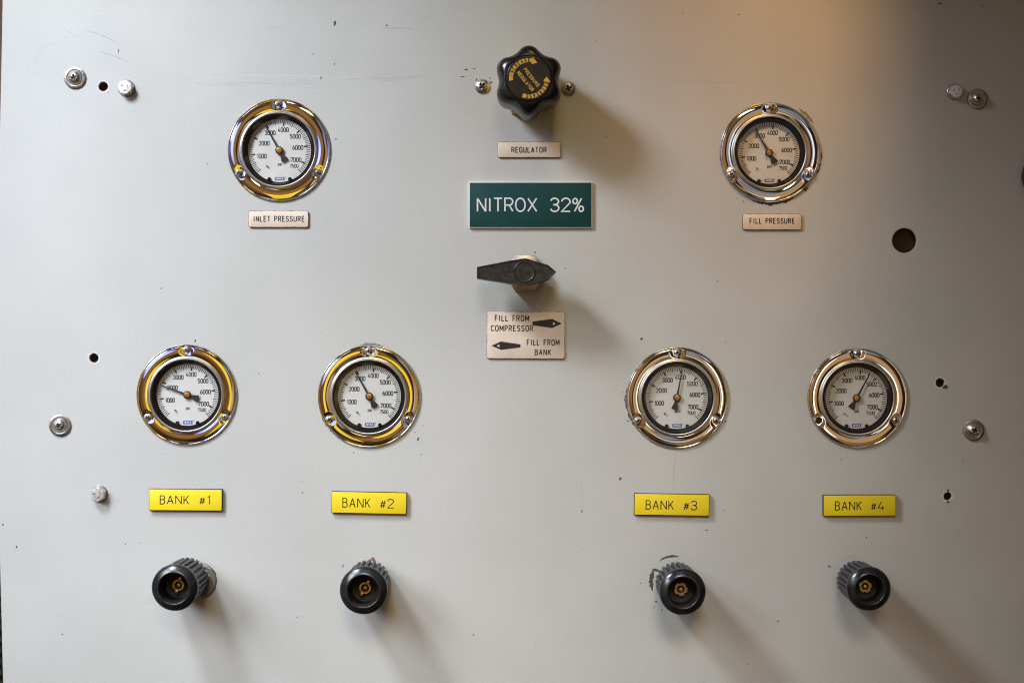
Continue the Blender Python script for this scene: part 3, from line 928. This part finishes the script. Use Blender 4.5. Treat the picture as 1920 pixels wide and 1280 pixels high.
def make_gauge():
    t = thing('pressure_gauge', (0, 0, 0), '', 'gauge', GG)
    obj('mounting_flange', *FL, M['chrome'], t, sharp=50)
    # raised rim round the window
    v, f = lathe([(71.4, 1.0), (71.2, 6.0), (70.7, 8.0), (69.8, 9.3), (68.7, 9.8), (67.7, 9.5), (66.9, 8.8), (66.5, 7.8), (66.3, 5.0)], 120)
    obj('window_rim', v, f, M['satin'], t, sharp=50)
    v, f = lathe([(66.9, 7.6), (65.0, 7.9), (64.4, 7.2), (63.6, -6.0), (57.0, -6.4)], 96)
    obj('case_ring', v, f, M['case_black'], t)
    v, f = lathe([(58.6, -5.6), (58.4, -5.2), (0.01, -5.2)], 96)
    dial = obj('dial', v, f, M['dial'], t)
    # graduation
    mb = MB()
    for k in range(0, 76):
        a = R(225 - 3.6 * k)
        if k % 10 == 0 and k > 0: segs_ = [(58.0, 51.5, .75), (53.0, 45.8, 1.5)]
        elif k % 5 == 0: segs_ = [(58.0, 48.6, .75)]
        else: segs_ = [(58.0, 50.2, .62)]
        for q, (ra, rb, hw) in enumerate(segs_):
            mb.add(*ribbon([(ra * math.cos(a), ra * math.sin(a)), (rb * math.cos(a), rb * math.sin(a))], False, hw, -5.05 + .03 * q))
    mb.build('graduation_marking', M['ink'], dial, smooth=False)
    mb = MB()
    for s_, x, y, h in (('1000', -33.2, -10.3, 9.2), ('2000', -28.6, 13.6, 9.2), ('3000', -17.5, 33.0, 9.2), ('4000', 7.0, 38.6, 9.2), ('5000', 29.4, 26.2, 9.2), ('6000', 34.0, 5.6, 9.2), ('7000', 30.6, -17.3, 9.2), ('7500', 27.2, -28.8, 7.4), ('psi', 1.0, -25.0, 6.8)):
        wd = {'7500': 16.0, 'psi': 8.6, '1000': 18.6}.get(s_, 20.4)
        lettering(mb, s_, x - wd / 2, x + wd / 2, y - h / 2, h, 1.5 if s_ not in ('7500', 'psi') else 1.15, -5.05, gap=.24)
    mb.build('dial_lettering', M['ink'], dial, smooth=False)
    v, f = prism(rrect(17.5, 6.2, .4, 2), -5.19, -4.98)
    f_ = obj('logo_plate', [(x + .6, y - 52.4, w) for x, y, w in v], f, M['logo_blue'], dial, smooth=False)
    mb = MB(); lettering(mb, 'WIKA', -6.3, 7.5, -54.6, 4.5, .85, -4.9, gap=.2); mb.build('logo_lettering', M['logo_white'], dial, smooth=False)
    mb = MB(); lettering(mb, '®', 9.9, 11.7, -54.0, 5.6, .5, -4.9); mb.build('trademark_dot', M['ink'], dial, smooth=False)
    # rubber stops at the foot of the dial, zero pin
    mb = MB()
    for x in (-19.0, 19.4):
        mb.add(*lathe([(3.4, -5.2), (3.4, -2.4), (2.6, -1.8), (0.01, -1.8)], 20, c=(x, -53.0)))
    mb.build('stop_stud', M['case_black'], t)
    v, f = lathe([(1.5, -5.2), (1.5, -1.6), (1.0, -1.0), (0.01, -1.0)], 14, c=(-23.2, -29.0))
    obj('zero_pin', v, f, M['hub'], t)
    # pointer (built pointing straight up, turned afterwards)
    mb = MB()
    mb.add(*prism([(-1.0, 52.5), (-1.8, 6), (1.8, 6), (1.0, 52.5)], -2.2, -1.4))
    tail = [(-2.0, -6.0)] + [(22.5 * math.sin(R(q)), -22.5 * math.cos(R(q))) for q in range(-18, 19, 6)] + [(2.0, -6.0)]
    mb.add(*prism(tail, -2.2, -1.4))
    pt = mb.build('pointer', M['ink'], t, smooth=False)
    v, f = lathe([(7.4, -2.4), (7.4, -.6), (6.6, -.1), (5.0, -.1)], 40)
    h1 = obj('hub_ring', v, f, M['ink'], pt)
    v, f = lathe([(5.2, -.4), (5.0, .5), (3.8, .9), (.01, 1.0)], 40)
    obj('hub_cap', v, f, M['hub'], pt)
    v, f = lathe([(65.4, 6.4), (.01, 6.4)], 96)
    obj('window_glass', v, f, M['glass'], t)
    for k, a in enumerate(SCREW_ANG):
        rg = random.Random(a)
        rot = rg.uniform(0, 90)
        sd = MB().add(*dome_screw(7.2, 4.6, .50, 4.0, rot, n=30)).add(*lathe([(7.2, 3.4), (7.2, 4.2)], 28))
        s_ = sd.build('flange_screw', M['steel'], t, sharp=60)
        s_.location = Vector((84.5 * math.cos(R(a)) * S, 0, 84.5 * math.sin(R(a)) * S))
        v, f = cross_floor(7.2, .50, 6.0, rot)
        obj('cross_recess', v, f, M['recess'], s_, smooth=False)
    return t


GAUGES = [  # x, y, scale, pointer angle, label
    (523.3, 281.8, 1.01, 119.4, 'golden rimmed gauge reading about 3000 psi above the INLET PRESSURE label'),
    (1442.5, 286.5, 0.985, 120.5, 'silver rimmed gauge reading about 3000 psi above the FILL PRESSURE label'),
    (350.5, 740, 0.99, 160.0, 'gauge with pointer just under 2000 psi above the BANK #1 label'),
    (692.2, 743, 1.01, 119.3, 'yellow tinted gauge reading about 3000 psi above the BANK #2 label'),
    (1269.5, 745.5, 1.00, 79.2, 'gauge with pointer at about 4000 psi above the BANK #3 label'),
    (1606.8, 746, 0.985, 61.4, 'gauge missing its lower left flange screw above the BANK #4 label'),
]
proto = make_gauge()
for gi, (x, y, k, pa, lab) in enumerate(GAUGES):
    g = proto if gi == 0 else copy_tree(proto)
    g.location = P(x, y)
    g.scale = (k, k, k)
    g['label'] = lab
    for ch in g.children:
        if ch.name.startswith('pointer'): ch.rotation_euler = (0, -R(pa - 90), 0)
    if gi == 5:
        for ch in list(g.children):
            if ch.name.startswith('flange_screw') and ch.location.x < -0.01:
                for c2 in list(ch.children): bpy.data.objects.remove(c2)
                bpy.data.objects.remove(ch)
        a = R(210)
        v, f = lathe([(6.4, 4.6), (5.6, 5.1), (4.8, 4.6), (4.6, 4.15), (.01, 4.12)], 28)
        o = obj('screw_hole', v, f, M['recess'], g)
        o.location = (84.5 * math.cos(a) * S, 0, 84.5 * math.sin(a) * S)


# ------------------------------------------------------------------ small tan name plates
def plate(x0, x1, y0, y1, label, lines, arrows=(), rot=0.0, seed=1, sw=1.75):
    cx, cy = (x0 + x1) / 2, (y0 + y1) / 2
    w, h = x1 - x0, y1 - y0
    t = thing('name_plate', P(cx, cy), label, 'label', 'small tan name plates', rot)
    rg = random.Random(seed)
    obj('plate_body', *prism(rrect(w, h, 4.0, 6), 0, 3.4), M['tan_edge'], t)
    obj('plate_face', *prism(rrect(w - .8, h - .8, 3.8, 6, 0.8, rg, 3.1), 3.3, 4.0, .3), M['tan'], t)
    mb = MB()
    for s_, a, b_, yb, hh in lines: lettering(mb, s_, a - cx, b_ - cx, cy - yb, hh, sw, 4.1, gap=.34)
    mb.build('lettering', M['label_ink'], t, smooth=False)
    for (pts, tri) in arrows:
        v, f = prism([(a - cx, cy - b_) for a, b_ in pts], 4.0, 4.16)
        ar = obj('arrow_print', v, f, M['label_ink'], t, smooth=False)
        v, f = prism([(a - cx, cy - b_) for a, b_ in tri], 4.17, 4.3)
        obj('arrow_tip_mark', v, f, M['tan'], ar, smooth=False)
    return t


plate(466.5, 579, 395.5, 426.5, 'small tan label reading INLET PRESSURE', [('INLET PRESSURE', 475.4, 571.7, 416.4, 11.2)], seed=2)
plate(1391.5, 1502, 401, 431.2, 'small tan label reading FILL PRESSURE', [('FILL PRESSURE', 1404.6, 1489.6, 420.2, 11.2)], seed=3)
plate(933, 1051, 266.5, 296, 'small tan label reading REGULATOR', [('REGULATOR', 958.6, 1025, 287.3, 11.2)], seed=4)
plate(912.8, 1059, 583.8, 672.4, 'larger tan label with two arrows reading FILL FROM COMPRESSOR and FILL FROM BANK',
      [('FILL FROM', 927.5, 992.2, 602.8, 12.0), ('COMPRESSOR', 920.2, 999.7, 621.5, 12.0), ('FILL FROM', 987.6, 1049.2, 647.6, 11.8), ('BANK', 1002.4, 1033.8, 665.9, 11.8)],
      [([(998, 609.4), (1035, 614.8), (1053.4, 606.2), (1035, 597.6), (998, 602.6)], [(1036.5, 609.2), (1041.5, 606.4), (1036.5, 603.4)]),
       ([(976, 645.4), (939.6, 640.2), (921.6, 648.2), (939.6, 656.0), (976, 651.2)], [(936.5, 645.6), (931.5, 648.4), (936.5, 651.2)])], rot=-.3, seed=5)


# ------------------------------------------------------------------ laminated engraved signs
def sign(name, x0, x1, y0, y1, label, group, txt, tx0, tx1, ty0, ty1, sw, face, core, ink, thick, rot=0.0, font=GW, gap=.22, lip=1.2):
    cx, cy = (x0 + x1) / 2, (y0 + y1) / 2
    w, h = x1 - x0, y1 - y0
    t = thing(name, P(cx, cy), label, 'sign', group, rot)
    obj('sign_core', *prism(rrect(w, h, .8, 2), 0, thick - .8, .2), core, t)
    obj('sign_face', *prism(rrect(w - 2 * lip, h - 2 * lip, .8, 2), thick - .9, thick, .2), face, t)
    mb = MB()
    lettering(mb, txt, tx0 - cx, tx1 - cx, cy - ty1, ty1 - ty0, sw, thick + .1, font=font, gap=gap)
    mb.build('lettering', ink, t, smooth=False)
    return t


sign('engraved_sign', 879.3, 1110, 341.8, 427.6, 'dark green sign reading NITROX 32% in white letters', None, 'NITROX 32%', 894, 1095, 371, 398.4, 2.9, M['green'], M['core_white'], M['core_white'], 6.0, lip=1.5)
GB = 'yellow bank signs above the valve knobs'
for k, (x0, x1, y0, y1, tx0, tx1, ty0, ty1, rot) in enumerate([
        (281, 418, 915.5, 956, 301.4, 397.0, 927.2, 944.4, -.35), (622.5, 763, 921, 961.5, 642.8, 739.2, 932.6, 951.0, -1.1),
        (1188.5, 1329, 924.5, 965, 1209.8, 1306.4, 936.6, 954.6, -.9), (1542, 1678, 926.5, 966, 1563.6, 1656.0, 938.0, 955.4, .2)]):
    sign('bank_sign', x0, x1, y0, y1, 'yellow sign reading BANK #%d in thin black letters' % (k + 1), GB, 'BANK #%d' % (k + 1), tx0, tx1, ty0, ty1, 1.8, M['yellow'], M['core_black'], M['engraved'], 8.0, rot, lip=.9, gap=.26)

# ------------------------------------------------------------------ regulator knob
t = thing('regulator_knob', P(990.4, 170.5), 'large black six lobed knob printed PRESSURE REGULATOR with orange arrows', 'knob')
v, f = prism([(53.5 * math.cos(R(a)), 53.5 * math.sin(R(a))) for a in range(55, 415, 60)], 0, 30, 2.0)
obj('bonnet_nut', v, f, M['yellow_nut'], t, sharp=30)
v, f = lathe([(30, 20), (30, 60)], 40)
obj('knob_stem', v, f, M['black_matte'], t)


def lobed(r, w, a, tg):
    c6 = math.cos(6 * (a - math.pi / 2))
    c6 = math.copysign(abs(c6) ** .85, c6)
    k = 1.0 + tg * 0.083 * c6
    return r * k, w


prof = [(40, 36, .2), (50, 34, .9), (55.5, 36, 1), (57.5, 40, 1), (58.4, 60, 1), (58.9, 92, 1), (58.7, 104, 1), (57.4, 111, 1), (54.6, 117.5, .95), (50.6, 122.5, .8), (46.6, 125.6, .45), (44.0, 127.0, .15), (42.6, 127.2, 0), (41.9, 126.6, 0), (41.3, 125.4, 0), (40.6, 125.4, 0), (40.0, 127.2, 0), (39.2, 127.6, 0), (0.01, 127.6, 0)]
obj('lobed_grip', *lathe(prof, 180, lobed), M['black_gloss'], t, sharp=40)
v, f = lathe([(38.8, 127.4), (38.6, 128.0), (.01, 128.0)], 72)
disc = obj('printed_disc', v, f, M['black_disc'], t)


def arc_band(r0, r1, a0, a1, w, head=None):
    n = 40; v, f = [], []
    for k in range(n + 1):
        a = R(a0 + (a1 - a0) * k / n)
        v += [(r0 * math.cos(a), r0 * math.sin(a), w), (r1 * math.cos(a), r1 * math.sin(a), w)]
    for k in range(n): f.append((2 * k, 2 * k + 1, 2 * k + 3, 2 * k + 2))
    k = len(v); rm = (r0 + r1) / 2
    for rr_, a in head: v.append((rr_ * math.cos(R(a)), rr_ * math.sin(R(a)), w))
    f.append((k, k + 1, k + 2))
    return v, f


aw1 = obj('increase_arrow', *arc_band(28.6, 35.9, 187, 80, 128.15, [(25.6, 80.5), (39.0, 80.5), (31.2, 62)]), M['orange_print'], disc, smooth=False)
mb = MB(); arc_lettering(mb, 'INCREASE', 29.6, 170, 90, 5.4, 1.25, 128.25, kx=1.0); mb.build('increase_lettering', M['label_ink'], disc, smooth=False)
aw2 = obj('decrease_arrow', *arc_band(28.6, 35.9, 249, 350, 128.15, [(25.6, 349.5), (39.0, 349.5), (31.6, 366)]), M['orange_print'], disc, smooth=False)
mb = MB(); arc_lettering(mb, 'DECREASE', 29.6, -16, -97, 5.4, 1.25, 128.25, kx=1.0); mb.build('decrease_lettering', M['label_ink'], disc, smooth=False)
mb = MB()
for s_, cx, cy, L in (('PRESSURE', 4.6, 1.4, 41), ('REGULATOR', -6.2, -5.4, 43.5)):
    lettering(mb, s_, cx - L / 2, cx + L / 2, cy - 3.4, 6.8, 1.3, 128.2, gap=.34, rot=-51, pivot=(cx, cy))
mb.build('title_lettering', M['orange_print'], disc, smooth=False)

# ------------------------------------------------------------------ selector handle
t = thing('selector_handle', P(984, 513), 'black pointed selector handle lying across a bright hex nut', 'handle')
v, f = prism([(38 * math.cos(R(a)), 38 * math.sin(R(a))) for a in range(0, 360, 60)], 0, 20, 1.6)
obj('hex_nut', v, f, M['washer'], t, sharp=30)
obj('handle_stem', *lathe([(15, 18), (15, 80)], 40), M['black_matte'], t)
raw = [(150, 325), (150, 545), (500, 600), (850, 655), (920, 668), (1000, 672), (1100, 676), (1200, 672), (1270, 660), (1400, 628), (1590, 570), (1740, 420), (1580, 285), (1440, 245), (1300, 205), (1230, 180), (1170, 160), (1100, 152), (1030, 160), (970, 173), (860, 190), (500, 258)]
kf = 1 - 100 / DIST
hout = [(((880 + a / 10.667) - 960) * kf + 960 - 984, (513 - (640 + ((470 + b_ / 10.667) - 640) * kf))) for a, b_ in raw]
hin = inset(hout, 2.2)
hm = MB()
n = len(hout)
hv_ = [(p[0], p[1], 45) for p in hout] + [(p[0], p[1], 97.5) for p in hout] + [(p[0], p[1], 98.6) for p in inset(hout, .6)] + [(p[0], p[1], 98.6) for p in inset(hout, 1.8)] + [(p[0], p[1], 97.6) for p in inset(hout, 2.6)]
hf_ = []
for j in range(4):
    for i in range(n): hf_.append((j * n + i, j * n + (i + 1) % n, (j + 1) * n + (i + 1) % n, (j + 1) * n + i))
hf_.append(tuple(4 * n + i for i in range(n))); hf_.append(tuple(range(n))[::-1])
obj('lever', hv_, hf_, M['black_matte'], t, sharp=25)
bc = (((880 + 1100 / 10.667) - 960) * kf + 960 - 984, (513 - (640 + ((470 + 420 / 10.667) - 640) * kf)))
obj('pivot_cap', *lathe([(18.8, 97.0), (18.8, 98.9), (18.0, 99.5), (17.0, 99.2), (16.4, 98.6), (.01, 98.6)], 56, c=bc), M['black_matte'], t)
# grip teeth along both flanks
mb = MB()
for (i0, i1) in ((1, 3), (20, 0)):
    pass
edges = [(hout[1], hout[3], 34), (hout[21], hout[0], 14), (hout[20], hout[21], 17), (hout[9], hout[10], 10)]
for a, b_, k in edges:
    a, b_ = Vector(a), Vector(b_); d = (b_ - a).normalized(); nn = Vector((d.y, -d.x))
    for q in range(k):
        c = a + (b_ - a) * ((q + .5) / k)
        p0, p1, p2 = c - d * .55 + nn * -.3, c + d * .55 + nn * -.3, c + nn * .9
        mb.add([(p0.x, p0.y, 48), (p2.x, p2.y, 48), (p1.x, p1.y, 48), (p0.x, p0.y, 97), (p2.x, p2.y, 97), (p1.x, p1.y, 97)], [(0, 1, 4, 3), (1, 2, 5, 4), (3, 4, 5)])
mb.build('grip_ridges', M['black_matte'], t, smooth=False)

# ------------------------------------------------------------------ valve knobs
RIBS = 24


def ribbed(r, w, a, tg):
    if tg:
        x = (a * RIBS / (2 * math.pi)) % 1.0
        d = abs(x - .5)                     # 0 in the groove's middle
        g = max(0, min(1, (0.20 - d) / 0.06))
        r -= tg * 4.6 * g
        r -= .5 * tg * (max(0, d - .25) / .25) ** 2 * 0
    return r, w


def make_valve():
    t = thing('valve_knob', (0, 0, 0), '', 'knob', 'black ribbed valve knobs along the bottom')
    prof = [(20, 9, 0), (34, 8.5, .4), (37.2, 9.5, 1), (38.4, 12, 1), (39.0, 40, 1), (39.8, 80, 1), (40.2, 96, 1), (40.3, 97.5, .7)]
    obj('ribbed_grip', *lathe(prof, RIBS * 12, ribbed), M['rubber'], t, sharp=30)
    prof = [(39.0, 96.5), (40.8, 98.0), (41.6, 101), (41.8, 104.5), (41.2, 107.5), (39.9, 109.6), (36.0, 112.4), (32.0, 115.1), (30.2, 116.1), (28.8, 116.6), (27.6, 116.3), (26.9, 115.2), (26.6, 113)]
    obj('collar', *lathe(prof, 96), M['rubber_shiny'], t, sharp=50)
    obj('bore', *lathe([(26.6, 113), (25.6, 100), (24.6, 76), (20, 74.5), (.01, 74.5)], 72), M['bore_black'], t, sharp=50)
    v, f = lathe([(13, 0), (13, 40)], 24)
    obj('stem', v, f, M['old_brass'], t)
    return t


def brass_stem(t, style, rot):
    if style == 0:
        mb = MB().add(*lathe([(10.6, 74), (10.6, 82), (10.0, 83), (7.4, 83), (6.8, 82), (6.8, 75)], 40))
        ca, sa = math.cos(R(rot)), math.sin(R(rot))
        for s_ in (1, -1):
            q = [(9.2, -2.1), (14.6, -2.1), (14.6, 2.1), (9.2, 2.1)]
            mb.add(*prism([((x * ca - y * sa) * s_, (x * sa + y * ca) * s_) for x, y in q], 74, 84.4, .5))
        o = mb.build('spindle_nut', M['brass'], t)
        mb = MB().add(*lathe([(3.4, 74), (3.4, 80), (2.4, 81.4), (.01, 81.8)], 20))
        mb.build('spindle_pin', M['brass'], o)
    else:
        def notch(r, w, a, tg):
            return (r - 2.2 * (1 if (a * 5 / (2 * math.pi) + rot / 72) % 1 < .22 else 0) * tg, w)
        v, f = lathe([(13.0, 74, 1), (13.0, 80, 1), (12.0, 81, 1), (7.0, 81, 0), (6.2, 80, 0), (6.2, 75, 0)], 80, notch)
        o = obj('spindle_nut', v, f, M['old_brass'], t)
        v, f = lathe([(4.0, 74), (4.0, 80.6), (3.0, 82), (.01, 82.4)], 20)
        obj('spindle_pin', v, f, M['brass'], o)


vp = make_valve()
trees = [vp] + [copy_tree(vp) for k in range(3)]
for k, (x, y, sx, tilt) in enumerate([(355, 1081, 1.01, (1.0, -1.2)), (692.5, 1087, 1.04, (0.4, .4)), (1266.5, 1089.5, 1.01, (.4, .6)), (1602.6, 1084.8, .955, (0, .0))]):
    v_ = trees[k]
    v_.location = P(x, y)
    v_.scale = (sx, 1, sx)
    v_.rotation_euler = (R(tilt[0]), R(17 * k), R(tilt[1]))
    v_['label'] = ['ribbed black valve knob standing off worn grey paint under the BANK #1 sign', 'ribbed black valve knob with bright brass spindle under the BANK #2 sign', 'ribbed black valve knob with chipped brown paint behind it under BANK #3', 'ribbed black valve knob with dull brass spindle under the BANK #4 sign'][k]
    brass_stem(v_, 0 if k < 2 else 1, [75 + 0, 45 + 34, 20, 50][k])

# ------------------------------------------------------------------ round black fitting cut by the right frame edge
t = thing('round_fitting', P(1956, 331), 'round black fitting cut off by the frame at the right edge', 'knob')
obj('fitting_body', *lathe([(40, 0), (42, 3), (42, 22), (39, 27), (30, 28), (28, 24), (.01, 24)], 72), M['rubber'], t)
